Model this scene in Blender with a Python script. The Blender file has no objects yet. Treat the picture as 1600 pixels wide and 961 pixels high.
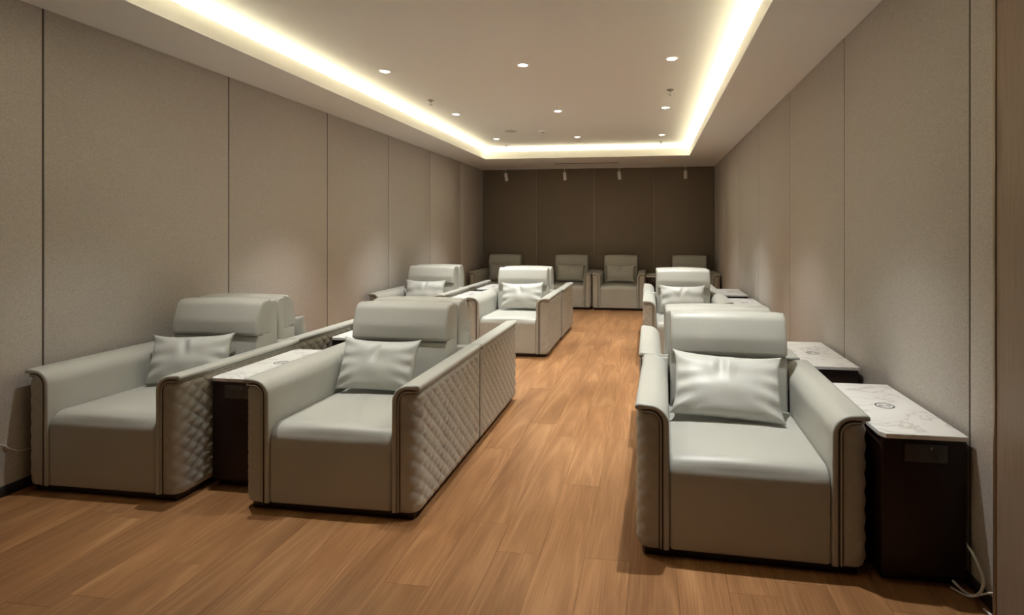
import bpy, bmesh, math, random
from mathutils import Vector, Matrix

R = math.radians
random.seed(7)
S = bpy.context.scene
C = S.collection

# ------------------------------------------------------------------ camera
cam = bpy.data.cameras.new('camera')
cam.sensor_fit = 'HORIZONTAL'
cam.sensor_width = 36.0
cam.lens = 850.0 / 1600.0 * 36.0
cam.shift_x = -(892.8 - 800.0) / 1600.0
cam.shift_y = -(480.5 - 361.3) / 1600.0
cam.clip_start = 0.02
camo = bpy.data.objects.new('camera', cam)
camo.location = (0, 0, 1.40)
camo.rotation_euler = (R(90), 0, R(8.115))
C.objects.link(camo)
S.camera = camo

# ------------------------------------------------------------------ world, exposure
w = bpy.data.worlds.new('world')
S.world = w
w.use_nodes = True
w.node_tree.nodes['Background'].inputs[0].default_value = (0.02, 0.018, 0.016, 1)
S.view_settings.view_transform = 'Standard'
S.view_settings.look = 'None'
S.view_settings.gamma = 1.0
S.view_settings.use_curve_mapping = False
S.view_settings.exposure = 1.46

DOWN_W = 89.0          # each recessed downlight
COVE_W = 1.5          # LED strip, watts per metre
DOWN_COL = (0.98, 1.0, 0.97)
COVE_COL = (1.0, 0.97, 0.68)

# room dimensions (metres; the camera stands in the doorway end of the room)
XL, XR, YB, YF = -3.37, 1.25, 10.78, -0.9
ZS, ZC = 2.65, 2.83                     # soffit, upper ceiling
CX0, CX1, CY0, CY1 = -2.81, 0.667, 1.80, 9.12   # cove opening

# LED strips lying in the cove trough, shining up
def cove_lamp(cx, cy, length, heading):
    """slim LED profile lying on the cove ledge, washing the ceiling towards the room; heading = direction it faces"""
    l = bpy.data.lights.new('cove_light', 'AREA')
    l.shape = 'RECTANGLE'
    l.size, l.size_y = length, 0.012
    l.energy = COVE_W * length
    l.color = COVE_COL
    o = bpy.data.objects.new('cove_light', l)
    o.location = (cx, cy, LED_Z)
    o.rotation_euler = (R(90 + 28), 0, heading)
    C.objects.link(o)
off = 0.055
FT = 0.122                              # fascia height
LED_Z = ZS + FT - 0.004
cove_lamp(CX0 - off, (CY0 + CY1) / 2, CY1 - CY0, R(-90))
cove_lamp(CX1 + off, (CY0 + CY1) / 2, CY1 - CY0, R(90))
cove_lamp((CX0 + CX1) / 2, CY1 + off, CX1 - CX0, R(180))
cove_lamp((CX0 + CX1) / 2, CY0 - off, CX1 - CX0, R(0))

# ------------------------------------------------------------------ materials
def mat(name, col, rough=0.5, metal=0.0, spec=0.5):
    m = bpy.data.materials.new(name)
    m.use_nodes = True
    b = m.node_tree.nodes['Principled BSDF']
    b.inputs['Base Color'].default_value = (*col, 1)
    b.inputs['Roughness'].default_value = rough
    b.inputs['Metallic'].default_value = metal
    b.inputs['Specular IOR Level'].default_value = spec
    return m, m.node_tree, b

def nd(nt, t, **kw):
    n = nt.nodes.new(t)
    for k, v in kw.items():
        if k.startswith('i_'):
            n.inputs[k[2:].replace('_', ' ')].default_value = v
        else:
            setattr(n, k, v)
    return n

def ramp(nt, stops):
    r = nt.nodes.new('ShaderNodeValToRGB')
    e = r.color_ramp.elements
    while len(e) > 1:
        e.remove(e[-1])
    e[0].position, e[0].color = stops[0][0], (*stops[0][1], 1)
    for p, c in stops[1:]:
        x = e.new(p)
        x.color = (*c, 1)
    return r

def bump(nt, b, height, strength, dist):
    n = nd(nt, 'ShaderNodeBump')
    n.inputs['Strength'].default_value = strength
    n.inputs['Distance'].default_value = dist
    nt.links.new(height, n.inputs['Height'])
    nt.links.new(n.outputs[0], b.inputs['Normal'])

def m_leather(name, c0, c1, rough=0.42):
    m, nt, b = mat(name, c0, rough, spec=0.45)
    tc = nd(nt, 'ShaderNodeTexCoord')
    n1 = nd(nt, 'ShaderNodeTexNoise', i_Scale=3.0, i_Detail=3.0)
    n2 = nd(nt, 'ShaderNodeTexVoronoi', i_Scale=420.0)
    nt.links.new(tc.outputs['Object'], n1.inputs['Vector'])
    nt.links.new(tc.outputs['Object'], n2.inputs['Vector'])
    r = ramp(nt, [(0.35, c0), (0.7, c1)])
    nt.links.new(n1.outputs['Fac'], r.inputs[0])
    nt.links.new(r.outputs[0], b.inputs['Base Color'])
    bump(nt, b, n2.outputs['Distance'], 0.12, 0.0015)
    return m

M = {}
M['leather'] = m_leather('cream_leather', (0.445, 0.438, 0.396), (0.470, 0.463, 0.422))
M['quilt'] = m_leather('quilted_leather', (0.438, 0.420, 0.370), (0.465, 0.448, 0.398), 0.48)
M['pillow'] = m_leather('pillow_leather', (0.49, 0.487, 0.452), (0.515, 0.512, 0.478), 0.45)
M['thread'] = mat('seam_thread', (0.42, 0.38, 0.31), 0.6)[0]
M['groove_shade'] = mat('dark_groove_shade', (0.075, 0.060, 0.046), 0.8)[0]
M['plinth'] = mat('dark_plinth', (0.018, 0.012, 0.010), 0.5)[0]
M['white'] = mat('white_paint', (0.90, 0.89, 0.87), 0.5)[0]
M['steel'] = mat('brushed_steel', (0.45, 0.43, 0.40), 0.35, 0.9)[0]
M['dark'] = mat('dark_recess', (0.03, 0.025, 0.02), 0.6)[0]
M['cable'] = mat('white_plastic_cable', (0.75, 0.73, 0.70), 0.45)[0]
M['base'] = mat('baseboard_black', (0.020, 0.017, 0.015), 0.4)[0]
M['socket'] = mat('socket_black_plastic', (0.060, 0.055, 0.050), 0.3)[0]
M['grille'] = mat('speaker_grille', (0.58, 0.53, 0.47), 0.6)[0]
M['charger'] = mat('charger_ring_dark', (0.04, 0.04, 0.045), 0.35)[0]
M['gold'] = mat('brass_strip', (0.42, 0.34, 0.24), 0.35, 0.7)[0]

def m_ceiling(name, col):
    m, nt, b = mat(name, col, 0.75, spec=0.2)
    n = nd(nt, 'ShaderNodeTexNoise', i_Scale=160.0, i_Detail=2.0)
    tc = nd(nt, 'ShaderNodeTexCoord')
    nt.links.new(tc.outputs['Object'], n.inputs['Vector'])
    bump(nt, b, n.outputs['Fac'], 0.05, 0.002)
    return m
M['ceiling'] = m_ceiling('ceiling_paint', (0.86, 0.83, 0.79))

def m_fabric(name, c0, c1, sc=190.0):
    m, nt, b = mat(name, c0, 0.85, spec=0.2)
    tc = nd(nt, 'ShaderNodeTexCoord')
    n = nd(nt, 'ShaderNodeTexNoise', i_Scale=sc, i_Detail=3.0, i_Roughness=0.7)
    nt.links.new(tc.outputs['Object'], n.inputs['Vector'])
    r = ramp(nt, [(0.3, c0), (0.7, c1)])
    nt.links.new(n.outputs['Fac'], r.inputs[0])
    nt.links.new(r.outputs[0], b.inputs['Base Color'])
    bump(nt, b, n.outputs['Fac'], 0.25, 0.002)
    return m
M['fabric'] = m_fabric('greige_wall_fabric', (0.432, 0.394, 0.358), (0.658, 0.606, 0.558))
M['fabric_dark'] = m_fabric('dark_brown_wall_fabric', (0.225, 0.182, 0.137), (0.270, 0.220, 0.168))
M['joint_shade'] = mat('joint_shade_brown', (0.085, 0.066, 0.050), 0.7)[0]
M['backing'] = mat('wall_backing', (0.030, 0.024, 0.019), 0.9)[0]

def m_plank():
    m, nt, b = mat('oak_laminate', (0.4, 0.2, 0.1), 0.42, spec=0.35)
    tc = nd(nt, 'ShaderNodeTexCoord')
    oi = nd(nt, 'ShaderNodeObjectInfo')
    mul = nd(nt, 'ShaderNodeVectorMath', operation='SCALE')
    cmb = nd(nt, 'ShaderNodeCombineXYZ')
    nt.links.new(oi.outputs['Random'], cmb.inputs[0])
    nt.links.new(oi.outputs['Random'], cmb.inputs[1])
    nt.links.new(cmb.outputs[0], mul.inputs[0])
    mul.inputs['Scale'].default_value = 37.0
    add = nd(nt, 'ShaderNodeVectorMath', operation='ADD')
    nt.links.new(tc.outputs['Object'], add.inputs[0])
    nt.links.new(mul.outputs[0], add.inputs[1])
    # long fine fibres
    mp = nd(nt, 'ShaderNodeMapping')
    mp.inputs['Scale'].default_value = (150.0, 3.2, 1.0)
    nt.links.new(add.outputs[0], mp.inputs[0])
    n1 = nd(nt, 'ShaderNodeTexNoise', i_Scale=1.0, i_Detail=4.0, i_Roughness=0.6)
    nt.links.new(mp.outputs[0], n1.inputs['Vector'])
    # cathedral figure: parabolic growth rings up the middle of each board, wobbling
    mp2 = nd(nt, 'ShaderNodeMapping')
    mp2.inputs['Scale'].default_value = (9.0, 1.5, 1.0)
    nt.links.new(add.outputs[0], mp2.inputs[0])
    n2 = nd(nt, 'ShaderNodeTexNoise', i_Scale=1.0, i_Detail=3.0, i_Roughness=0.5)
    nt.links.new(mp2.outputs[0], n2.inputs['Vector'])
    def M_(op, a_, b_, c_=None):
        q = nd(nt, 'ShaderNodeMath', operation=op)
        for k_, v_ in enumerate((a_, b_, c_)):
            if v_ is None:
                continue
            if isinstance(v_, (int, float)):
                q.inputs[k_].default_value = v_
            else:
                nt.links.new(v_, q.inputs[k_])
        return q.outputs[0]
    sx = nd(nt, 'ShaderNodeSeparateXYZ')
    nt.links.new(tc.outputs['Object'], sx.inputs[0])
    xo = M_('MULTIPLY_ADD', n2.outputs['Fac'], 0.075, -0.0375)
    xw_ = M_('ADD', sx.outputs[0], xo)
    rr_ = M_('MULTIPLY_ADD', oi.outputs['Random'], 0.10, -0.05)
    xw_ = M_('ADD', xw_, rr_)
    x2 = M_('MULTIPLY', xw_, xw_)
    ph_ = M_('MULTIPLY', x2, 900.0)
    ph_ = M_('MULTIPLY_ADD', sx.outputs[1], 8.5, ph_)
    ph_ = M_('MULTIPLY_ADD', n2.outputs['Fac'], 11.0, ph_)
    ph_ = M_('MULTIPLY_ADD', oi.outputs['Random'], 50.0, ph_)
    si = M_('SINE', ph_, 0.0)
    si = M_('MULTIPLY_ADD', si, 0.5, 0.5)
    si = M_('POWER', si, 2.2)
    # patches where the rings show
    n3 = nd(nt, 'ShaderNodeTexNoise', i_Scale=0.8, i_Detail=1.0)
    nt.links.new(mp2.outputs[0], n3.inputs['Vector'])
    amp = M_('MULTIPLY_ADD', n3.outputs['Fac'], 0.34, -0.06)
    ma = M_('MULTIPLY', si, amp)
    ma = M_('MULTIPLY_ADD', n1.outputs['Fac'], 0.62, ma)
    ma2 = M_('MULTIPLY_ADD', n3.outputs['Fac'], 0.42, ma)
    r = ramp(nt, [(0.34, (0.205, 0.090, 0.034)), (0.58, (0.318, 0.152, 0.062)),
                  (0.74, (0.385, 0.196, 0.085)), (0.95, (0.450, 0.244, 0.114))])
    nt.links.new(ma2, r.inputs[0])
    hs = nd(nt, 'ShaderNodeHueSaturation')
    mr = nd(nt, 'ShaderNodeMapRange')
    mr.inputs['To Min'].default_value = 0.90
    mr.inputs['To Max'].default_value = 1.08
    nt.links.new(oi.outputs['Random'], mr.inputs['Value'])
    nt.links.new(mr.outputs[0], hs.inputs['Value'])
    nt.links.new(r.outputs[0], hs.inputs['Color'])
    nt.links.new(hs.outputs[0], b.inputs['Base Color'])
    bump(nt, b, n1.outputs['Fac'], 0.08, 0.001)
    return m
M['plank'] = m_plank()

def m_grainwood(name, c0, c1, sc, axis=2, rough=0.45):
    m, nt, b = mat(name, c0, rough, spec=0.35)
    tc = nd(nt, 'ShaderNodeTexCoord')
    mp = nd(nt, 'ShaderNodeMapping')
    v = [sc, sc, sc]
    v[axis] = sc * 0.02
    mp.inputs['Scale'].default_value = v
    nt.links.new(tc.outputs['Object'], mp.inputs[0])
    n = nd(nt, 'ShaderNodeTexNoise', i_Scale=1.0, i_Detail=4.0, i_Roughness=0.7)
    nt.links.new(mp.outputs[0], n.inputs['Vector'])
    r = ramp(nt, [(0.3, c0), (0.7, c1)])
    nt.links.new(n.outputs['Fac'], r.inputs[0])
    nt.links.new(r.outputs[0], b.inputs['Base Color'])
    bump(nt, b, n.outputs['Fac'], 0.15, 0.001)
    return m
M['darkwood'] = m_grainwood('dark_walnut', (0.016, 0.0075, 0.005), (0.027, 0.0125, 0.0085), 120.0)
M['pierwood'] = m_grainwood('pier_veneer', (0.300, 0.222, 0.168), (0.410, 0.315, 0.245), 190.0)

def m_marble():
    m, nt, b = mat('white_marble', (0.8, 0.79, 0.77), 0.22, spec=0.5)
    tc = nd(nt, 'ShaderNodeTexCoord')
    oi = nd(nt, 'ShaderNodeObjectInfo')
    cmb = nd(nt, 'ShaderNodeCombineXYZ')
    sc = nd(nt, 'ShaderNodeMath', operation='MULTIPLY')
    sc.inputs[1].default_value = 23.0
    nt.links.new(oi.outputs['Random'], sc.inputs[0])
    nt.links.new(sc.outputs[0], cmb.inputs[0])
    add = nd(nt, 'ShaderNodeVectorMath', operation='ADD')
    nt.links.new(tc.outputs['Object'], add.inputs[0])
    nt.links.new(cmb.outputs[0], add.inputs[1])
    n = nd(nt, 'ShaderNodeTexNoise', i_Scale=2.6, i_Detail=6.0, i_Roughness=0.6, i_Distortion=0.9)
    nt.links.new(add.outputs[0], n.inputs['Vector'])
    r = ramp(nt, [(0.470, (0.82, 0.805, 0.785)), (0.494, (0.62, 0.60, 0.57)), (0.510, (0.80, 0.785, 0.765)), (0.60, (0.84, 0.83, 0.81))])
    nt.links.new(n.outputs['Fac'], r.inputs[0])
    nt.links.new(r.outputs[0], b.inputs['Base Color'])
    return m
M['marble'] = m_marble()

def m_emit(name, col, s):
    m = bpy.data.materials.new(name)
    m.use_nodes = True
    b = m.node_tree.nodes['Principled BSDF']
    b.inputs['Base Color'].default_value = (*col, 1)
    b.inputs['Emission Color'].default_value = (*col, 1)
    b.inputs['Emission Strength'].default_value = s
    return m
M['lens'] = m_emit('downlight_lens_glow', (1.0, 0.96, 0.90), 9.0)
M['led'] = m_emit('led_strip_glow', (1.0, 0.92, 0.70), 2.0)

# ------------------------------------------------------------------ helpers
def mesh_obj(name, verts, faces, m, parent=None, smooth=None, loc=None):
    me = bpy.data.meshes.new(name)
    me.from_pydata([tuple(v) for v in verts], [], faces)
    bm = bmesh.new()
    bm.from_mesh(me)
    bmesh.ops.recalc_face_normals(bm, faces=bm.faces)
    bm.to_mesh(me)
    bm.free()
    me.materials.append(M[m])
    if smooth is not None:
        for p in me.polygons:
            p.use_smooth = True
        me.set_sharp_from_angle(angle=R(smooth))
    o = bpy.data.objects.new(name, me)
    C.objects.link(o)
    if parent:
        o.parent = parent
    if loc:
        o.location = loc
    return o

def link_mesh(name, me, parent=None, loc=(0, 0, 0), rot=None):
    o = bpy.data.objects.new(name, me)
    C.objects.link(o)
    o.parent = parent
    o.location = loc
    if rot:
        o.rotation_euler = rot
    return o

class MB:
    """collects shapes for one mesh"""
    def __init__(s):
        s.v, s.f = [], []
    def add(s, v, f):
        k = len(s.v)
        s.v += [tuple(p) for p in v]
        s.f += [tuple(i + k for i in q) for q in f]
        return s
    def box(s, x0, x1, y0, y1, z0, z1):
        v = [(x, y, z) for z in (z0, z1) for y in (y0, y1) for x in (x0, x1)]
        f = [(0, 2, 3, 1), (4, 5, 7, 6), (0, 1, 5, 4), (2, 6, 7, 3), (0, 4, 6, 2), (1, 3, 7, 5)]
        return s.add(v, f)
    def prism(s, poly, z0, z1):
        n = len(poly)
        v = [(x, y, z0) for x, y in poly] + [(x, y, z1) for x, y in poly]
        f = [tuple(range(n))[::-1], tuple(range(n, 2 * n))]
        f += [(i, (i + 1) % n, n + (i + 1) % n, n + i) for i in range(n)]
        return s.add(v, f)
    def lathe(s, prof, n=24, cx=0, cy=0):
        v, f = [], []
        for r, z in prof:
            for i in range(n):
                a = 2 * math.pi * i / n
                v.append((cx + r * math.cos(a), cy + r * math.sin(a), z))
        for j in range(len(prof) - 1):
            for i in range(n):
                i2 = (i + 1) % n
                f.append((j * n + i, j * n + i2, (j + 1) * n + i2, (j + 1) * n + i))
        f.append(tuple(range(n)))
        f.append(tuple(range((len(prof) - 1) * n, len(prof) * n)))
        return s.add(v, f)
    def tube(s, pts, r, n=8):
        pts = [Vector(p) for p in pts]
        v, f = [], []
        up = Vector((0, 0, 1))
        prev = None
        for i, p in enumerate(pts):
            a = pts[max(i - 1, 0)]
            b = pts[min(i + 1, len(pts) - 1)]
            t = (b - a).normalized()
            if prev is None:
                q = t.cross(up)
                if q.length < 1e-3:
                    q = t.cross(Vector((1, 0, 0)))
            else:
                q = prev - t * prev.dot(t)
            q.normalize()
            prev = q
            k = t.cross(q)
            for j in range(n):
                an = 2 * math.pi * j / n
                v.append(p + (q * math.cos(an) + k * math.sin(an)) * r)
        for i in range(len(pts) - 1):
            for j in range(n):
                j2 = (j + 1) % n
                f.append((i * n + j, i * n + j2, (i + 1) * n + j2, (i + 1) * n + j))
        f.append(tuple(range(n)))
        f.append(tuple(range((len(pts) - 1) * n, len(pts) * n)))
        return s.add(v, f)
    def build(s, name, m, parent=None, smooth=None, loc=None):
        return mesh_obj(name, s.v, s.f, m, parent, smooth, loc)

def rbox(name, x0, x1, y0, y1, z0, z1, m, parent=None, bev=0.004, seg=2, loc=None):
    b = MB().box(x0, x1, y0, y1, z0, z1)
    o = b.build(name, m, parent, None, loc)
    bm = bmesh.new()
    bm.from_mesh(o.data)
    bmesh.ops.bevel(bm, geom=bm.edges[:], offset=bev, segments=seg, affect='EDGES', profile=0.5)
    bm.to_mesh(o.data)
    bm.free()
    for p in o.data.polygons:
        p.use_smooth = True
    o.data.set_sharp_from_angle(angle=R(50))
    return o

def empty(name, loc=(0, 0, 0), rz=0.0):
    o = bpy.data.objects.new(name, None)
    o.empty_display_size = 0.1
    o.location = loc
    o.rotation_euler = (0, 0, rz)
    C.objects.link(o)
    return o

def tag(o, label, cat, group=None):
    o['label'] = label
    o['category'] = cat
    if group:
        o['group'] = group
    return o

def struct(o):
    o['kind'] = 'structure'
    return o

def copy_tree(o, parent=None):
    c = o.copy()
    C.objects.link(c)
    c.parent = parent
    for ch in list(o.children):
        copy_tree(ch, c)
    return c

def round_poly(pts, seg=6):
    """closed polygon of (a, b, radius): corners rounded with quadratic arcs"""
    out = []
    n = len(pts)
    for i in range(n):
        p = Vector(pts[i][:2])
        r = pts[i][2]
        a = Vector(pts[i - 1][:2])
        b = Vector(pts[(i + 1) % n][:2])
        if r <= 0:
            out.append(p)
            continue
        da, db = (a - p), (b - p)
        ang = da.angle(db)
        d = min(r / math.tan(ang / 2), da.length * 0.49, db.length * 0.49)
        rr = d * math.tan(ang / 2)
        s0, s1 = p + da.normalized() * d, p + db.normalized() * d
        cen = p + (da.normalized() + db.normalized()).normalized() * (rr / math.sin(ang / 2))
        v0, v1 = s0 - cen, s1 - cen
        tot = v0.angle_signed(v1) if v0.length > 1e-9 else 0
        for k in range(seg + 1):
            t = -tot * k / seg
            out.append(cen + Vector((v0.x * math.cos(t) - v0.y * math.sin(t), v0.x * math.sin(t) + v0.y * math.cos(t))))
    return out

def densify(poly, step):
    out = []
    n = len(poly)
    for i in range(n):
        a, b = poly[i], poly[(i + 1) % n]
        L = (b - a).length
        k = max(1, int(L / step))
        for j in range(k):
            out.append(a.lerp(b, j / k))
    return out

def cushion(poly, hw, r, crown=0.0, nx=10, nr=4, axis='x', crown_fn=None, inset_fn=None):
    """solid swept along an axis from -hw to hw: closed (a,b) profile, rounded end edges, crowned"""
    n = len(poly)
    area = sum(poly[i].x * poly[(i + 1) % n].y - poly[(i + 1) % n].x * poly[i].y for i in range(n))
    sg = 1 if area > 0 else -1
    nor = []
    for i in range(n):
        t = (poly[(i + 1) % n] - poly[i - 1])
        t = t.normalized() if t.length > 1e-9 else Vector((1, 0))
        nor.append(Vector((t.y, -t.x)) * sg)
    st = []
    for k in range(nr + 1):
        a = math.pi / 2 * k / nr
        st.append((-(hw - r) - r * math.cos(a), r * (1 - math.sin(a))))
    for k in range(1, nx):
        st.append((-(hw - r) + 2 * (hw - r) * k / nx, 0.0))
    st += [(-x, i) for x, i in st[:nr + 1][::-1]]
    V, F = [], []
    for x, ins in st:
        q = 1 - (x / hw) ** 2
        for i, p in enumerate(poly):
            kf = crown_fn(p) if crown_fn else 1.0
            d = p + nor[i] * (crown * q * kf - ins * (inset_fn(p) if inset_fn else 1.0))
            V.append((x, d.x, d.y) if axis == 'x' else (d.x, x, d.y))
    for j in range(len(st) - 1):
        for i in range(n):
            i2 = (i + 1) % n
            F.append((j * n + i, j * n + i2, (j + 1) * n + i2, (j + 1) * n + i))
    F.append(tuple(range(n)))
    F.append(tuple(range((len(st) - 1) * n, len(st) * n)))
    return V, F

# ------------------------------------------------------------------ floor: planks one by one
floor = struct(MB().box(XL - 0.1, XR + 0.1, YF - 0.1, YB + 0.1, -0.06, -0.012).build('floor', 'backing'))
PW, PL, GAP = 0.1935, 1.36, 0.0006
plank_cache = {}
def plank_mesh(wd, ln):
    key = (round(wd, 3), round(ln, 3))
    if key not in plank_cache:
        b = 0.0005
        m = MB()
        hx, hy = wd / 2 - GAP / 2, ln / 2 - GAP / 2
        v = [(-hx, -hy, -0.012), (hx, -hy, -0.012), (hx, hy, -0.012), (-hx, hy, -0.012),
             (-hx, -hy, -b), (hx, -hy, -b), (hx, hy, -b), (-hx, hy, -b),
             (-hx + b, -hy + b, 0), (hx - b, -hy + b, 0), (hx - b, hy - b, 0), (-hx + b, hy - b, 0)]
        f = [(3, 2, 1, 0), (8, 9, 10, 11)]
        for a in (0, 4):
            for i in range(4):
                j = (i + 1) % 4
                f.append((a + i, a + j, a + 4 + j, a + 4 + i))
        me = bpy.data.meshes.new('plank')
        me.from_pydata(v, [], f)
        me.materials.append(M['plank'])
        plank_cache[key] = me
    return plank_cache[key]
rp = random.Random(3)
x = XL
while x < XR - 0.002:
    wd = min(PW, XR - x)
    y = YF - rp.uniform(0.0, 1.0) * PL
    while y < YB - 0.002:
        y0, y1 = max(y, YF), min(y + PL, YB)
        if y1 - y0 > 0.02:
            link_mesh('plank', plank_mesh(wd, y1 - y0), floor, (x + wd / 2, (y0 + y1) / 2, 0))
        y += PL
    x += PW

# ------------------------------------------------------------------ walls: backing + fabric panels with open joints
def panel_wall(name, along, fixed, inward, seams, z0, z1, m, gap=0.010, th=0.016, extra=None):
    """along 'y': wall at x=fixed; 'x': wall at y=fixed. inward = +-1 direction into the room"""
    bk = MB()
    lo, hi = seams[0], seams[-1]
    d = 0.08
    if along == 'y':
        bk.box(min(fixed - inward * th, fixed - inward * (th + d)), max(fixed - inward * th, fixed - inward * (th + d)), lo, hi, -0.06, ZC + 0.1)
    else:
        bk.box(lo, hi, min(fixed - inward * th, fixed - inward * (th + d)), max(fixed - inward * th, fixed - inward * (th + d)), -0.06, ZC + 0.1)
    wl = struct(bk.build(name, 'backing'))
    if m == 'fabric':
        for q in seams[1:-1]:  # dark brown strips stand in for the shade inside the joints
            if along == 'y':
                xa, xb = sorted((fixed - inward * 0.0015, fixed - inward * th))
                MB().box(xa, xb, q - gap / 2 - 0.003, q + gap / 2 + 0.003, z0, z1).build('joint_shade_strip', 'joint_shade', wl)
    for a, b in zip(seams[:-1], seams[1:]):
        h = (b - a - gap) / 2
        c = (a + b) / 2
        if along == 'y':
            o = rbox('wall_panel', -th / 2, th / 2, -h, h, z0, z1, m, wl, 0.003, 2)
            o.location = (fixed - inward * th / 2, c, 0)
        else:
            o = rbox('wall_panel', -h, h, -th / 2, th / 2, z0, z1, m, wl, 0.003, 2)
            o.location = (c, fixed - inward * th / 2, 0)
    return wl

ZB = 0.055
seamL = [YF, -0.123, 1.242] + [2.607 + 1.3645 * k for k in range(6)] + [YB]
panel_wall('wall_left', 'y', XL, 1, seamL, ZB, ZS + 0.01, 'fabric')
seamR = [YF, 0.955, 2.342, 3.733, 5.117, 6.518, 7.922, 9.288, 10.66, YB]
panel_wall('wall_right', 'y', XR, -1, seamR, ZB, ZS + 0.01, 'fabric')
seamB = [XL, -2.246, -1.078, 0.099, XR]
wb = panel_wall('wall_back', 'x', YB, -1, seamB, ZB, ZS + 0.01, 'fabric_dark', gap=0.016)
for xx in seamB[1:-1]:
    rbox('metal_strip', xx - 0.0065, xx + 0.0065, YB - 0.003, YB + 0.016, ZB, ZS + 0.01, 'gold', wb, 0.001, 1)
panel_wall('wall_front', 'x', YF, 1, [XL, -1.9, -0.4, XR], ZB, ZS + 0.01, 'fabric_dark')

def baseboard(name, x0, x1, y0, y1):
    struct(rbox(name, x0, x1, y0, y1, 0.0, ZB, 'base', None, 0.002, 1))
baseboard('baseboard_left', XL - 0.014, XL + 0.004, YF, YB)
baseboard('baseboard_right', XR - 0.004, XR + 0.014, 2.13, YB)
baseboard('baseboard_back', XL + 0.006, XR - 0.006, YB - 0.004, YB + 0.014)

# wood-clad door pier on the right, next to the camera
pier = struct(rbox('trim_1', 1.205, 1.249, -0.6, 2.120, 0.0, 2.648, 'pierwood', None, 0.003, 2))
lip = rbox('edge_bead', 1.200, 1.206, 2.096, 2.106, 0.0, 2.648, 'gold', pier, 0.001, 1)
rbox('shadow_gap', 1.228, 1.2495, 2.1205, 2.150, 0.0, 2.648, 'dark', pier, 0.001, 1)  # solid dark strip painted as the shadow line between pier and wall

# ------------------------------------------------------------------ ceiling with lit cove
ceil = struct(MB().box(XL - 0.1, XR + 0.1, YF - 0.1, YB + 0.1, ZC, ZC + 0.08).build('ceiling', 'ceiling'))
TR = 0.16   # trough width
def ring(name, x0, x1, y0, y1, X0, X1, Y0, Y1, z0, z1, m, parent):
    b = MB()
    b.box(X0, x0, Y0, Y1, z0, z1)
    b.box(x1, X1, Y0, Y1, z0, z1)
    b.box(x0, x1, Y0, y0, z0, z1)
    b.box(x0, x1, y1, Y1, z0, z1)
    return b.build(name, m, parent)
ring('soffit', CX0, CX1, CY0, CY1, XL - 0.03, XR + 0.03, YF - 0.03, YB + 0.03, ZS, ZS + 0.025, 'ceiling', ceil)
t = 0.014
ring('cove_fascia', CX0, CX1, CY0, CY1, CX0 - t, CX1 + t, CY0 - t, CY1 + t, ZS + 0.025, ZS + FT, 'ceiling', ceil)
ring('cove_bead', CX0 + 0.006, CX1 - 0.006, CY0 + 0.006, CY1 - 0.006, CX0 - 0.001, CX1 + 0.001, CY0 - 0.001, CY1 + 0.001, ZS - 0.003, ZS + 0.005, 'white', ceil)
ring('cove_ledge', CX0 - t, CX1 + t, CY0 - t, CY1 + t, CX0 - TR, CX1 + TR, CY0 - TR, CY1 + TR, ZS + 0.025, ZS + FT - 0.020, 'ceiling', ceil)
ring('cove_back', CX0 - TR, CX1 + TR, CY0 - TR, CY1 + TR, CX0 - TR - 0.02, CX1 + TR + 0.02, CY0 - TR - 0.02, CY1 + TR + 0.02, ZS + 0.025, ZC, 'ceiling', ceil)
ring('led_strip', CX0 - off - 0.004, CX1 + off + 0.004, CY0 - off - 0.004, CY1 + off + 0.004,
     CX0 - off - 0.012, CX1 + off + 0.012, CY0 - off - 0.012, CY1 + off + 0.012, ZS + FT - 0.020, LED_Z + 0.006, 'led', ceil)

# ------------------------------------------------------------------ armchair
W2, D2, ZA = 0.465, 0.485, 0.66       # half width, half depth, arm height
ZBOT = 0.038

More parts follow.
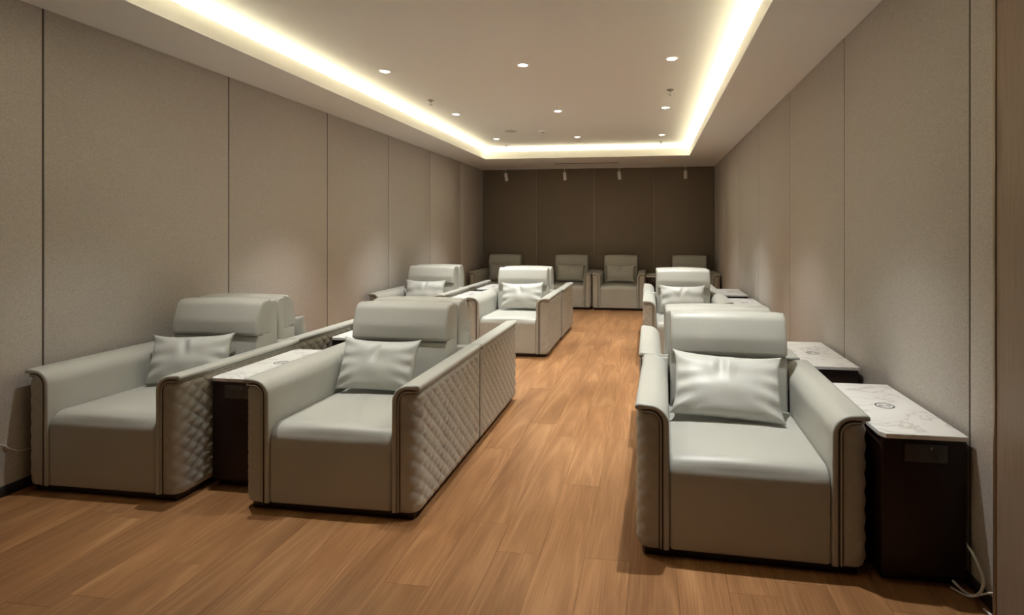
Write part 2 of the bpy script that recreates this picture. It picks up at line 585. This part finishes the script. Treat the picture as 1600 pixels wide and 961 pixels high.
def quilt_panel(side, parent):
    """outer face of an arm: runs from the front piping round the corner to the back, diamond stitched"""
    xo, yf, yb = W2 - 0.008, -D2 + 0.006, D2 - 0.004
    xi, rc = 0.3705, 0.050
    path = []                      # (x, y, nx, ny, s)
    L1 = (xo - rc) - xi
    step = 0.0068
    s = 0.0
    n = max(2, int(L1 / step))
    for i in range(n):
        path.append((xi + L1 * i / n, yf, 0, -1, L1 * i / n))
    La = rc * math.pi / 2
    n = 8
    for i in range(n):
        a = math.pi / 2 * i / n
        path.append((xo - rc + rc * math.sin(a), yf + rc - rc * math.cos(a), math.sin(a), -math.cos(a), L1 + La * i / n))
    L2 = yb - (yf + rc)
    n = int(L2 / step)
    for i in range(n + 1):
        path.append((xo, yf + rc + L2 * i / n, 1, 0, L1 + La + L2 * i / n))
    tot = L1 + La + L2
    z0, z1 = ZBOT, 0.617
    nz = int((z1 - z0) / 0.0062)
    qw, qh = 0.084, 0.074
    V, F = [], []
    for j in range(-1, nz + 2):
        jj = min(max(j, 0), nz)
        z = z0 + (z1 - z0) * jj / nz
        for (px, py, nx_, ny_, s) in path:
            u, v = (s - 0.02) / qw, (z - z0) / qh
            p = abs(math.sin(math.pi * (u + v))) * abs(math.sin(math.pi * (u - v)))
            h = 0.0135 * (p ** 0.30)
            # flattened towards the seams of the panel
            e = min(1.0, s / 0.02, (tot - s) / 0.03, (z1 - z) / 0.025, (z - z0) / 0.03)
            # softer padding on the front strip
            fr = 0.5 if s < L1 else (0.5 + 0.5 * min(1.0, (s - L1) / (La * 1.3)))
            d = h * max(0.0, e) * fr
            if jj == 0:
                d -= 0.005
            if j == -1 or j == nz + 1:
                d -= 0.03
            V.append((side * (px + nx_ * d), py + ny_ * d, z))
    np_ = len(path)
    for j in range(nz + 2):
        for i in range(np_ - 1):
            F.append((j * np_ + i, j * np_ + i + 1, (j + 1) * np_ + i + 1, (j + 1) * np_ + i))
    o = mesh_obj('side_panel', V, F, 'quilt', parent, 180)
    # recalc may flip open surfaces: make sure it faces outwards
    c = sum(p.normal.x for p in o.data.polygons) * side
    if c < 0:
        o.data.flip_normals()
    return o

def arm_profile():
    P = [Vector((0.326, ZBOT)), Vector((0.326, 0.30)), Vector((0.327, 0.565))]
    cx, cz, r = 0.412, 0.572, 0.086
    for k in range(1, 11):
        a = math.pi - (math.pi / 2) * k / 10
        P.append(Vector((cx + r * math.cos(a), cz + (ZA - 0.004 - cz) * math.sin(a))))
    P += [Vector((0.450, 0.659)), Vector((0.464, 0.657)), Vector((0.471, 0.650)), Vector((0.473, 0.641)),
          Vector((0.470, 0.633)), Vector((0.462, 0.632)), Vector((0.440, 0.632))]
    cz2, r2 = 0.575, 0.0585
    for k in range(0, 7):
        a = math.pi / 2 + (math.pi / 2) * k / 6
        P.append(Vector((0.410 + r2 * math.cos(a), cz2 + r2 * math.sin(a))))
    P += [Vector((0.3515, 0.30)), Vector((0.3515, ZBOT))]
    return P

def make_chair():
    t = empty('armchair')
    # dark recessed plinth
    rbox('base', -W2 + 0.034, W2 - 0.034, -D2 + 0.026, D2 - 0.02, 0.0, 0.055, 'plinth', t, 0.003, 1)
    # seat: one padded block down to the plinth, rolled front edge
    sp = round_poly([(-D2 + 0.004, ZBOT, 0.012), (-D2 + 0.004, 0.428, 0.075), (0.33, 0.418, 0.02), (0.33, ZBOT, 0.01)], 8)
    sp = densify(sp, 0.05)
    v, f = cushion(sp, 0.3245, 0.016, 0.014, 14, 4, 'x',
                   lambda p: 1.0 if p.y > 0.40 else (0.35 if p.y > 0.06 and p.x < 0 else 0.0))
    mesh_obj('seat', v, f, 'leather', t, 40)
    # arms
    prof = arm_profile()
    for sd in (-1, 1):
        pr = [Vector((sd * p.x, p.y)) for p in prof]
        v, f = cushion(pr, D2, 0.009, 0, 12, 3, 'y')
        a = mesh_obj('arm', v, f, 'leather', t, 45)
        quilt_panel(sd, a)
        # piping: up the front edge, over the top, then back under the lip
        pts = [(0.361, -D2 + 0.002, ZBOT + 0.004), (0.361, -D2 + 0.002, 0.30), (0.361, -D2 + 0.002, 0.57)]
        for k in range(1, 7):
            an = math.pi - (math.pi / 2) * k / 6
            pts.append((0.410 + 0.049 * math.cos(an), -D2 + 0.002, 0.572 + 0.0525 * math.sin(an)))
        pts += [(0.440, -D2 + 0.004, 0.6245), (0.455, -D2 + 0.014, 0.6240), (0.4625, -D2 + 0.042, 0.6235)]
        pts += [(0.4625, D2 - 0.02, 0.6235)]
        MB().tube([(sd * p[0], p[1], p[2]) for p in pts], 0.0040, 8).build('piping', 'quilt', a, 60)
        # dark tube behind the piping: shade of the grooves beside it, put into colour
        MB().tube([(sd * p[0], p[1] + (0.0075 if p[1] < -D2 + 0.01 else 0.0), p[2]) for p in pts[:-3]], 0.0095, 8).build('groove_shade_tube', 'groove_shade', a, 60)
    # backrest slab up to the top of the chair
    ks = round_poly([(0.305, 0.36, 0.01), (0.330, 0.934, 0.030), (0.472, 0.934, 0.040), (0.474, 0.36, 0.01)], 7)
    v, f = cushion(densify(ks, 0.04), 0.3135, 0.014, 0.008, 12, 5, 'x', lambda p: 1.0 if p.y > 0.90 else 0.0)
    mesh_obj('backrest', v, f, 'leather', t, 40)
    # headrest pad swelling forward, its flanks flush with the slab
    hp = round_poly([(0.262, 0.712, 0.022), (0.272, 0.81, 0.20), (0.316, 0.938, 0.066), (0.400, 0.938, 0.006), (0.400, 0.708, 0.006)], 8)
    hd = densify(hp, 0.03)
    v, f = cushion(hd, 0.3145, 0.020, 0.010, 14, 5, 'x', lambda p: max(0.0, min(1.0, (p.y - 0.715) / 0.09)) * max(0.0, min(1.0, (0.395 - p.x) / 0.03)),
                   lambda p: max(0.0, min(1.0, (0.375 - p.x) / 0.03)))
    h = mesh_obj('headrest', v, f, 'leather', t, 40)
    # lumbar cushion between the arms
    bp = round_poly([(0.245, 0.36, 0.03), (0.284, 0.714, 0.022), (0.44, 0.714, 0.02), (0.44, 0.36, 0.01)], 7)
    v, f = cushion(densify(bp, 0.04), 0.3147, 0.016, 0.010, 12, 6, 'x', lambda p: max(0.0, min(1.0, (0.71 - p.y) / 0.08)) if p.x < 0.29 else 0.0)
    mesh_obj('lumbar_cushion', v, f, 'leather', t, 40)
    for sd in (-1, 1):
        pts = [(sd * 0.3085, p.x + (0.0040 if p.x < 0.325 else 0.0), p.y - (0.0045 if p.y > 0.91 else 0.0)) for p in hd if 0.722 < p.y and p.x < 0.392]
        MB().tube(pts, 0.0014, 6).build('seam', 'thread', h, 60)
    # plain rear panel
    rbox('back_panel', -W2 + 0.012, W2 - 0.012, D2 - 0.022, D2 - 0.004, ZBOT, 0.645, 'leather', t, 0.006, 2)
    return t

chair0 = make_chair()
FRONTC, BACKC = 'armchairs facing the doorway', 'armchairs facing the far wall'
PI = math.pi
# (x centre, y front edge, rotation, facing, label)
D = 2 * D2
CH = [
 ('L1', -2.855, 2.480, 0.0, 1, 'cream leather armchair in the front row, pushed up against the left wall'),
 ('L2', -1.560, 2.480, 0.0, 1, 'cream leather armchair in the front row, left of the aisle with quilted side showing'),
 ('R1', 0.425, 2.345, -1.6, 1, 'nearest cream leather armchair right of the aisle, turned slightly'),
 ('L3', -2.852, 6.080, 0.0, 1, 'cream leather armchair of the second row along the left wall'),
 ('L4', -1.570, 5.905, 0.5, 1, 'cream leather armchair of the second row, left of the aisle with quilted side'),
 ('R2', 0.405, 5.850, 0.0, 1, 'cream leather armchair of the second row, right of the aisle'),
 ('B1', -2.815, 9.640, 0.0, 1, 'shaded armchair in the left corner of the dark back wall'),
 ('B2', -1.488, 9.640, 0.0, 1, 'shaded armchair at the back wall, left of the middle pair'),
 ('B3', -0.534, 9.620, 0.0, 1, 'shaded armchair at the back wall, right of the middle pair at the aisle end'),
 ('B4', 0.748, 9.600, 0.0, 1, 'shaded armchair in the right corner of the back wall, mostly hidden'),
 ('L1b', -2.885, 3.462, 0.0, -1, 'armchair turned away, back to back with the front chair at the left wall'),
 ('L2b', -1.558, 3.462, 0.0, -1, 'armchair turned away, back to back with the front chair left of the aisle'),
 ('R1b', 0.410, 3.362, 0.0, -1, 'armchair turned away, back to back with the nearest chair right of the aisle'),
 ('L3b', -2.852, 7.062, 0.0, -1, 'armchair turned away, back to back with the second-row chair at the left wall'),
 ('L4b', -1.560, 6.890, 0.0, -1, 'armchair turned away, back to back with the second-row chair left of the aisle'),
 ('R2b', 0.400, 6.832, 0.0, -1, 'armchair turned away, back to back with the second-row chair right of the aisle'),
]
chairs = {}
first = True
for key, cx, y0, rz, face, lab in CH:
    o = chair0 if first else copy_tree(chair0)
    first = False
    o.location = (cx, y0 + D2, 0)
    o.rotation_euler = (0, 0, R(rz) + (0 if face > 0 else PI))
    tag(o, lab, 'armchair', FRONTC if face > 0 else BACKC)
    chairs[key] = o

# ------------------------------------------------------------------ lumbar pillows
def pillow_mesh(seed, w=0.54, h=0.335, T=0.070):
    rr = random.Random(seed)
    nu, nv = 56, 36
    ph = [rr.uniform(0, 6.28) for _ in range(10)]
    dx, dy = rr.uniform(-0.12, 0.1), rr.uniform(0.5, 0.62)
    tl = rr.uniform(-0.5, 0.5)
    V, F = [], []
    def pt(u, v, sgn):
        x = w / 2 * u * (1 - 0.085 * (1 - abs(v) ** 4) * (0.4 + 0.6 * abs(u) ** 3))
        z = h / 2 * v * (1 - (0.15 if v > 0 else 0.045) * (1 - abs(u) ** 3) * (0.5 + 0.5 * abs(v)))
        e = max(0.0, (1 - u * u) * (1 - v * v))
        th = T * (e ** 0.40) * (1.0 - 0.20 * v)
        if sgn > 0:
            # gathers fanning in from both short ends, stronger low down
            fan = abs(u) ** 3.5 * (1 - abs(u) ** 12)
            k = 11.0 + 2.5 * math.sin(ph[0])
            fold = math.sin(k * v * (1.4 - 0.5 * abs(u)) + ph[1] * (1 if u > 0 else 2.1) + 3 * abs(u))
            th += 0.0165 * fan * fold * (1.0 if v < 0 else 1.0 - 0.5 * min(1.0, v / 0.5))
            # pulled crease at the top centre
            ca = (u - dx - tl * 0.25 * (v - dy))
            th -= 0.017 * math.exp(-(ca / 0.07) ** 2) * math.exp(-((v - dy) / 0.32) ** 2)
            th += 0.010 * math.exp(-((ca - 0.15) / 0.10) ** 2) * math.exp(-((v - dy) / 0.35) ** 2)
            th += 0.006 * math.exp(-((ca + 0.17) / 0.12) ** 2) * math.exp(-((v - dy + 0.1) / 0.35) ** 2)
            # shallow sag lines across the belly
            th += 0.0040 * e * math.sin(7 * (v + 0.35 * u * u) + ph[3]) + 0.0025 * e * math.sin(9 * u + 4 * v + ph[4])
            th = max(th, 0.003 * (e ** 0.3))
        return (x, -sgn * th, z)
    idx = {}
    for sgn in (1, -1):
        for i in range(nu + 1):
            for j in range(nv + 1):
                u = math.sin(math.pi / 2 * (2 * i / nu - 1))
                v = math.sin(math.pi / 2 * (2 * j / nv - 1))
                edge = i in (0, nu) or j in (0, nv)
                if edge and sgn < 0:
                    idx[(sgn, i, j)] = idx[(1, i, j)]
                    continue
                idx[(sgn, i, j)] = len(V)
                V.append(pt(u, v, sgn))
    for sgn in (1, -1):
        for i in range(nu):
            for j in range(nv):
                q = (idx[(sgn, i, j)], idx[(sgn, i + 1, j)], idx[(sgn, i + 1, j + 1)], idx[(sgn, i, j + 1)])
                F.append(q if sgn > 0 else q[::-1])
    return V, F
PM = []
for sd in range(4):
    v, f = pillow_mesh(11 + sd * 5)
    o = mesh_obj('pillow', v, f, 'pillow', None, 180)
    PM.append(o.data)
    bpy.data.objects.remove(o)
# (chair, mesh, sideways shift, forward offset, lean, roll, yaw, scale, label)
PILL = [
 ('L1', 0, -0.040, 0.130, -19, -0.8, 14, 0.92, 'cream lumbar pillow on the front armchair against the left wall'),
 ('L2', 1, -0.066, 0.140, -20, 0.8, 0, 0.94, 'cream lumbar pillow on the front armchair left of the aisle'),
 ('R1', 2, -0.026, 0.102, -36, 3.0, 0, 1.06, 'large pale lumbar pillow on the nearest armchair right of the aisle'),
 ('L3', 3, -0.030, 0.165, -16, 0.5, 4, 1.0, 'cream lumbar pillow on the second-row armchair by the left wall'),
 ('L4', 0, 0.025, 0.160, -17, -1.5, 0, 1.0, 'cream lumbar pillow on the second-row armchair left of the aisle'),
 ('R2', 3, -0.020, 0.165, -16, 0.0, 0, 1.0, 'pale lumbar pillow on the second-row armchair right of the aisle'),
 ('B1', 1, 0.000, 0.165, -16, 0.5, 0, 1.0, 'shaded lumbar pillow on the armchair in the left back corner'),
 ('B2', 2, 0.000, 0.165, -16, -0.5, 0, 1.0, 'shaded lumbar pillow on the left chair of the back wall middle pair'),
 ('B3', 3, 0.000, 0.165, -16, 0.0, 0, 1.0, 'shaded lumbar pillow on the right chair of the back wall middle pair'),
 ('B4', 0, 0.000, 0.165, -16, 0.0, 0, 1.0, 'shaded lumbar pillow on the armchair in the right back corner'),
 ('L1b', 1, -0.050, 0.130, -17, 0.0, 0, 1.0, 'lumbar pillow corner peeking past the turned-away headrest at the left wall'),
 ('L2b', 2, -0.040, 0.170, -14, 0.0, 0, 1.0, 'lumbar pillow corner peeking past the turned-away headrest left of the aisle'),
]
bpy.context.view_layer.update()
for key, k, dx, dy, ln, roll, yaw, sc, lab in PILL:
    o = bpy.data.objects.new('pillow', PM[k])
    C.objects.link(o)
    hz = 0.335 / 2 * sc
    loc = (Matrix.Translation((dx, dy, 0.4445 + hz * math.cos(R(ln)) + abs(math.sin(R(roll))) * 0.27 * sc * 0.55)) @ Matrix.Rotation(R(yaw), 4, 'Z')
           @ Matrix.Rotation(R(ln), 4, 'X') @ Matrix.Rotation(R(roll), 4, 'Y') @ Matrix.Scale(sc, 4))
    o.matrix_world = chairs[key].matrix_world @ loc
    tag(o, lab, 'pillow', 'lumbar pillows on the armchairs')

# ------------------------------------------------------------------ side tables
TW, TL, TZ = 0.320, 0.735, 0.600
def make_table(cham_left=True):
    t = empty('side_table')
    rbox('body', -TW / 2 + 0.008, TW / 2 - 0.004, -TL / 2 + 0.012, TL / 2 - 0.012, 0.045, TZ - 0.018, 'darkwood', t, 0.003, 2)
    rbox('plinth', -TW / 2 + 0.02, TW / 2 - 0.02, -TL / 2 + 0.045, TL / 2 - 0.03, 0.0, 0.046, 'plinth', t, 0.002, 1)
    c = 0.027
    poly = [(-TW / 2 + c * 0.7, -TL / 2), (TW / 2, -TL / 2), (TW / 2, TL / 2), (-TW / 2 + c * 0.7, TL / 2), (-TW / 2, TL / 2 - c), (-TW / 2, -TL / 2 + c)]
    b = MB().prism(poly, TZ - 0.018, TZ).build('tabletop', 'marble', t)
    bm = bmesh.new(); bm.from_mesh(b.data)
    bmesh.ops.bevel(bm, geom=bm.edges[:], offset=0.0015, segments=2, affect='EDGES')
    bm.to_mesh(b.data); bm.free()
    # wireless charging mark: a dark ring with three small glyph bars, inlaid in the marble
    ro, ri = 0.041, 0.0345
    rg = MB()
    n = 40
    vs = []
    for z in (TZ - 0.001, TZ + 0.0007):
        for rad in (ri, ro):
            for i in range(n):
                a = 2 * math.pi * i / n
                vs.append((rad * math.cos(a), rad * math.sin(a), z))
    fs = []
    for i in range(n):
        j = (i + 1) % n
        fs += [(2 * n + i, 2 * n + j, 3 * n + j, 3 * n + i), (i, j, 2 * n + j, 2 * n + i), (n + i, n + j, 3 * n + j, 3 * n + i)]
    rg.add(vs, fs)
    ring_ = rg.build('charging_ring', 'charger', t)
    g = MB()
    zz0, zz1 = TZ - 0.001, TZ + 0.0007
    for cx in (-0.0165, 0.0165):
        g.box(cx - 0.0068, cx + 0.0068, -0.0105, -0.0075, zz0, zz1)
        g.box(cx - 0.0068, cx + 0.0068, 0.0075, 0.0105, zz0, zz1)
        g.box(cx - 0.0068, cx - 0.0038, -0.0075, 0.0075, zz0, zz1)
        g.box(cx + 0.0038, cx + 0.0068, -0.0075, 0.0075, zz0, zz1)
    g.box(-0.0016, 0.0016, -0.0105, 0.0105, zz0, zz1)
    g.build('charging_mark', 'charger', ring_)
    # black socket plate on the front face
    sp = rbox('socket_plate', -0.070, 0.085, -TL / 2 + 0.004, -TL / 2 + 0.0125, 0.492, 0.562, 'socket', t, 0.002, 2)
    sk = MB()
    def slot(x, z, w, h):
        sk.box(x - w / 2, x + w / 2, -TL / 2 + 0.0036, -TL / 2 + 0.006, z - h / 2, z + h / 2)
    for x0 in (-0.030, 0.040):
        slot(x0 - 0.008, 0.532, 0.003, 0.010)
        slot(x0 + 0.008, 0.532, 0.003, 0.010)
        slot(x0 - 0.007, 0.512, 0.003, 0.010)
        slot(x0 + 0.007, 0.512, 0.003, 0.010)
        slot(x0, 0.519, 0.003, 0.008)
    sk.build('socket_hole', 'dark', sp)
    MB().add(*lathe_y(0.026, -TL / 2 + 0.0034, 0.548, 0.0045)).build('switch_dot', 'steel', sp)
    return t
def lathe_y(x, y, z, r, n=12, d=0.002):
    v = [(x + r * math.cos(2 * PI * i / n), y, z + r * math.sin(2 * PI * i / n)) for i in range(n)]
    v += [(a, y + d, c) for a, b, c in v]
    f = [tuple(range(n)), tuple(range(n, 2 * n))] + [(i, (i + 1) % n, n + (i + 1) % n, n + i) for i in range(n)]
    return v, f
tab0 = make_table()
TB = [
 (1.070, 2.305, 0, 'marble-topped dark side table beside the nearest right armchair, socket plate and white cable'),
 (1.065, 3.395, PI, 'second marble-topped dark side table from the camera along the right wall'),
 (1.065, 5.960, 0, 'third marble-topped dark side table from the camera along the right wall'),
 (1.065, 7.020, PI, 'farthest marble-topped dark side table along the right wall'),
 (-2.215, 2.660, 0, 'marble-topped dark side table between the two front armchairs at left'),
 (-2.215, 3.795, PI, 'marble-topped side table between the two turned-away armchairs behind the front left pair'),
 (-2.211, 6.260, 0, 'marble-topped side table between the two second-row armchairs at left'),
 (-2.211, 7.260, PI, 'marble-topped side table between the turned-away armchairs of the second row at left'),
 (-2.143, 9.760, 0, 'side table at the back wall between the left corner armchair and the middle pair'),
 (0.107, 9.760, 0, 'side table at the back wall between the middle pair and the right corner armchair'),
]
for i, (tx, ty, rz, lab) in enumerate(TB):
    o = tab0 if i == 0 else copy_tree(tab0)
    o.location = (tx, ty + TL / 2, 0)
    o.rotation_euler = (0, 0, rz)
    tag(o, lab, 'side table', 'marble-topped side tables')
    if rz == PI:
        # the turned tables keep their notch on the chair side: mirror the plan
        o.scale = (-1, 1, 1)

# ------------------------------------------------------------------ ceiling fittings
def make_downlight():
    t = empty('downlight')
    MB().lathe([(0.036, 0.0), (0.046, -0.006), (0.052, -0.005), (0.054, 0.0), (0.050, 0.002), (0.036, 0.002)], 32).build('trim_ring', 'white', t, 40)
    MB().lathe([(0.0365, -0.0005), (0.0365, -0.0025), (0.030, -0.0035)], 32).build('lens', 'lens', t, 40)
    l = bpy.data.lights.new('downlight_lamp', 'SPOT')
    l.energy = DOWN_W
    l.color = DOWN_COL
    l.spot_size = R(75)
    l.spot_blend = 1.0
    l.shadow_soft_size = 0.018
    lo = bpy.data.objects.new('lamp', l)
    C.objects.link(lo)
    lo.parent = t
    lo.location = (0, 0, -0.012)
    return t
dl0 = make_downlight()
rows = ['front', 'second', 'third', 'far']
cols = ['left', 'middle', 'right']
k = 0
for ri, yy in enumerate((2.765, 4.575, 6.380, 8.170)):
    for ci, xx in enumerate((-2.335, -1.073, 0.188)):
        o = copy_tree(dl0)
        k += 1
        o.location = (xx, yy, ZC)
        if ri == 3:
            for ch in o.children:
                if ch.type == 'LIGHT':
                    ch.data = ch.data.copy()
                    ch.data.energy = DOWN_W * 0.82
        if ri == 0:
            # the nearest row is set dimmer except over the right-hand chair
            for ch in o.children:
                if ch.type == 'LIGHT':
                    ch.data = ch.data.copy()
                    ch.data.energy = DOWN_W * (0.52, 0.36, 0.93)[ci]
            lab = 'recessed round downlight above the front armchairs, %s of its row' % cols[ci]
        else:
            lab = 'lit round downlight, %s of the %s row of three on the ceiling' % (cols[ci], ['', 'nearest', 'middle', 'farthest'][ri])
        tag(o, lab, 'downlight', 'recessed ceiling downlights')

for ch in list(dl0.children):
    bpy.data.objects.remove(ch)
bpy.data.objects.remove(dl0)

def make_sprinkler():
    t = empty('sprinkler')
    MB().lathe([(0.034, 0.0), (0.036, -0.004), (0.030, -0.008), (0.014, -0.010)], 24).build('escutcheon', 'steel', t, 40)
    b = MB()
    b.lathe([(0.010, -0.009), (0.010, -0.022), (0.006, -0.024)], 12)
    b.tube([(-0.009, 0, -0.020), (-0.014, 0, -0.034), (-0.003, 0, -0.050)], 0.0025, 6)
    b.tube([(0.009, 0, -0.020), (0.014, 0, -0.034), (0.003, 0, -0.050)], 0.0025, 6)
    b.build('frame', 'steel', t, 40)
    MB().lathe([(0.004, -0.048), (0.018, -0.052), (0.018, -0.055), (0.003, -0.056)], 18).build('deflector', 'steel', t, 40)
    return t
sp0 = make_sprinkler()
SPR = [(-2.356, 5.66, 'metal sprinkler head on the ceiling, near left'), (0.215, 5.58, 'metal sprinkler head on the ceiling, near right'),
       (-2.358, 8.86, 'small metal sprinkler head at the far left end of the ceiling'), (0.193, 8.84, 'small metal sprinkler head at the far right end of the ceiling')]
for i, (xx, yy, lab) in enumerate(SPR):
    o = sp0 if i == 0 else copy_tree(sp0)
    o.location = (xx, yy, ZC)
    tag(o, lab, 'sprinkler', 'ceiling sprinklers')

spk = empty('ceiling_speaker', (-1.956, 7.576, ZC))
MB().lathe([(0.088, 0.0), (0.102, -0.004), (0.110, -0.003), (0.112, 0.0)], 40).build('rim', 'white', spk, 40)
MB().lathe([(0.089, -0.001), (0.089, -0.004), (0.060, -0.006), (0.001, -0.007)], 40).build('grille', 'grille', spk, 40)
tag(spk, 'round ceiling speaker with a grey grille and white rim', 'speaker')

det = empty('smoke_detector', (-1.494, 7.592, ZC))
MB().lathe([(0.056, 0.0), (0.058, -0.010), (0.048, -0.020), (0.030, -0.022)], 32).build('base', 'white', det, 40)
MB().lathe([(0.030, -0.020), (0.028, -0.034), (0.022, -0.036)], 24).build('sensor', 'steel', det, 40)
tag(det, 'small white smoke detector with a dark sensor, right of the speaker', 'detector')

emg = empty('indicator_plate', (-1.098, 8.640, ZC))
rbox('plate', -0.052, 0.052, -0.035, 0.035, -0.012, 0.0, 'white', emg, 0.004, 2)
MB().lathe([(0.016, -0.011), (0.014, -0.016), (0.006, -0.018)], 16).build('sensor', 'white', emg, 40)
tag(emg, 'small white rectangular plate on the ceiling behind the far middle downlight', 'detector')

# slim track and four cylinder spots in front of the back wall
rail = rbox('track_rail', -3.00, 1.00, 10.535, 10.565, ZS - 0.012, ZS, 'white', None, 0.002, 1)
tag(rail, 'slim pale track running along the soffit before the back wall', 'track')
def make_spot():
    t = empty('track_spot')
    MB().box(-0.03, 0.03, -0.012, 0.012, -0.012, 0.0).build('adapter', 'white', t)
    MB().lathe([(0.006, -0.010), (0.006, -0.095)], 10).build('stem', 'white', t, 40)
    cyl = MB().lathe([(0.020, 0.0), (0.031, -0.004), (0.033, -0.012), (0.033, -0.152), (0.030, -0.158), (0.026, -0.158)], 24).build('cylinder', 'white', t, 40)
    cyl.location = (0, 0, -0.082)
    ln = MB().lathe([(0.0255, -0.1575), (0.024, -0.1590)], 24).build('lens', 'dark', cyl, 40)
    return t
ts0 = make_spot()
for i, (xx, lab) in enumerate([(-2.830, 'leftmost white cylinder spotlight hanging before the back wall'),
                               (-1.640, 'second white cylinder spotlight from the left before the back wall'),
                               (-0.575, 'third white cylinder spotlight from the left before the back wall'),
                               (0.690, 'rightmost white cylinder spotlight hanging before the back wall')]):
    o = ts0 if i == 0 else copy_tree(ts0)
    o.location = (xx, 10.55, ZS - 0.012)
    for ch in o.children:
        if ch.name.startswith('cylinder'):
            ch.rotation_euler = (R(6), R([-7, -4, -5, 0][i]), 0)
    tag(o, lab, 'spotlight', 'cylinder spots on the track')

# slot diffuser in the far soffit
ven = empty('air_vent', (-1.145, 9.93, ZS))
fr = MB()
fr.box(-0.60, 0.60, -0.050, -0.040, -0.003, 0.0)
fr.box(-0.60, 0.60, 0.040, 0.050, -0.003, 0.0)
fr.box(-0.60, -0.592, -0.040, 0.040, -0.003, 0.0)
fr.box(0.592, 0.60, -0.040, 0.040, -0.003, 0.0)
fr.build('frame', 'ceiling', ven)
MB().box(-0.592, 0.592, -0.040, 0.040, -0.0012, 0.0).build('slot', 'dark', ven)
for yy in (-0.02, 0.0, 0.02):
    MB().box(-0.592, 0.592, yy - 0.002, yy + 0.002, -0.0030, -0.0008).build('slat', 'socket', ven)
tag(ven, 'long narrow dark air slot in the soffit before the back wall', 'air vent')

# ------------------------------------------------------------------ cables
def smooth_path(pts, n=10):
    P = [Vector(p) for p in pts]
    P = [P[0] * 2 - P[1]] + P + [P[-1] * 2 - P[-2]]
    out = []
    for i in range(1, len(P) - 2):
        for k in range(n):
            t_ = k / n
            a, b, c, d = P[i - 1], P[i], P[i + 1], P[i + 2]
            out.append(0.5 * ((2 * b) + (c - a) * t_ + (2 * a - 5 * b + 4 * c - d) * t_ ** 2 + (3 * b - a - 3 * c + d) * t_ ** 3))
    out.append(P[-2])
    return out
cb = empty('power_cable', (1.2, 2.25, 0))
def strand(pts, r):
    MB().tube([p - Vector((1.2, 2.25, 0)) for p in smooth_path(pts)], r, 8).build('strand', 'cable', cb, 60)
strand([(1.234, 2.350, 0.178), (1.234, 2.313, 0.166), (1.234, 2.279, 0.154), (1.233, 2.246, 0.132), (1.232, 2.223, 0.104), (1.230, 2.228, 0.058),
        (1.224, 2.255, 0.020), (1.214, 2.278, 0.008), (1.200, 2.292, 0.012), (1.188, 2.305, 0.022), (1.180, 2.325, 0.030)], 0.0052)
strand([(1.170, 2.318, 0.006), (1.190, 2.288, 0.005), (1.212, 2.262, 0.010), (1.230, 2.235, 0.036), (1.236, 2.200, 0.066), (1.238, 2.160, 0.094)], 0.0038)
strand([(1.224, 2.205, 0.005), (1.229, 2.180, 0.005), (1.236, 2.150, 0.005)], 0.0042)
tag(cb, 'white power cable looping on the floor beside the nearest right side table', 'cable')
cb2 = MB().tube([p - Vector((-3.36, 2.2, 0)) for p in smooth_path([(-3.363, 1.7, 0.46), (-3.363, 2.2, 0.37), (-3.363, 2.396, 0.282), (-3.363, 2.431, 0.252), (-3.363, 2.46, 0.231), (-3.363, 2.50, 0.213), (-3.361, 2.62, 0.205)])], 0.004, 8).build('wall_cable', 'cable', None, 60, (-3.36, 2.2, 0))
tag(cb2, 'thin pale cable running along the left wall behind the front armchair', 'cable')
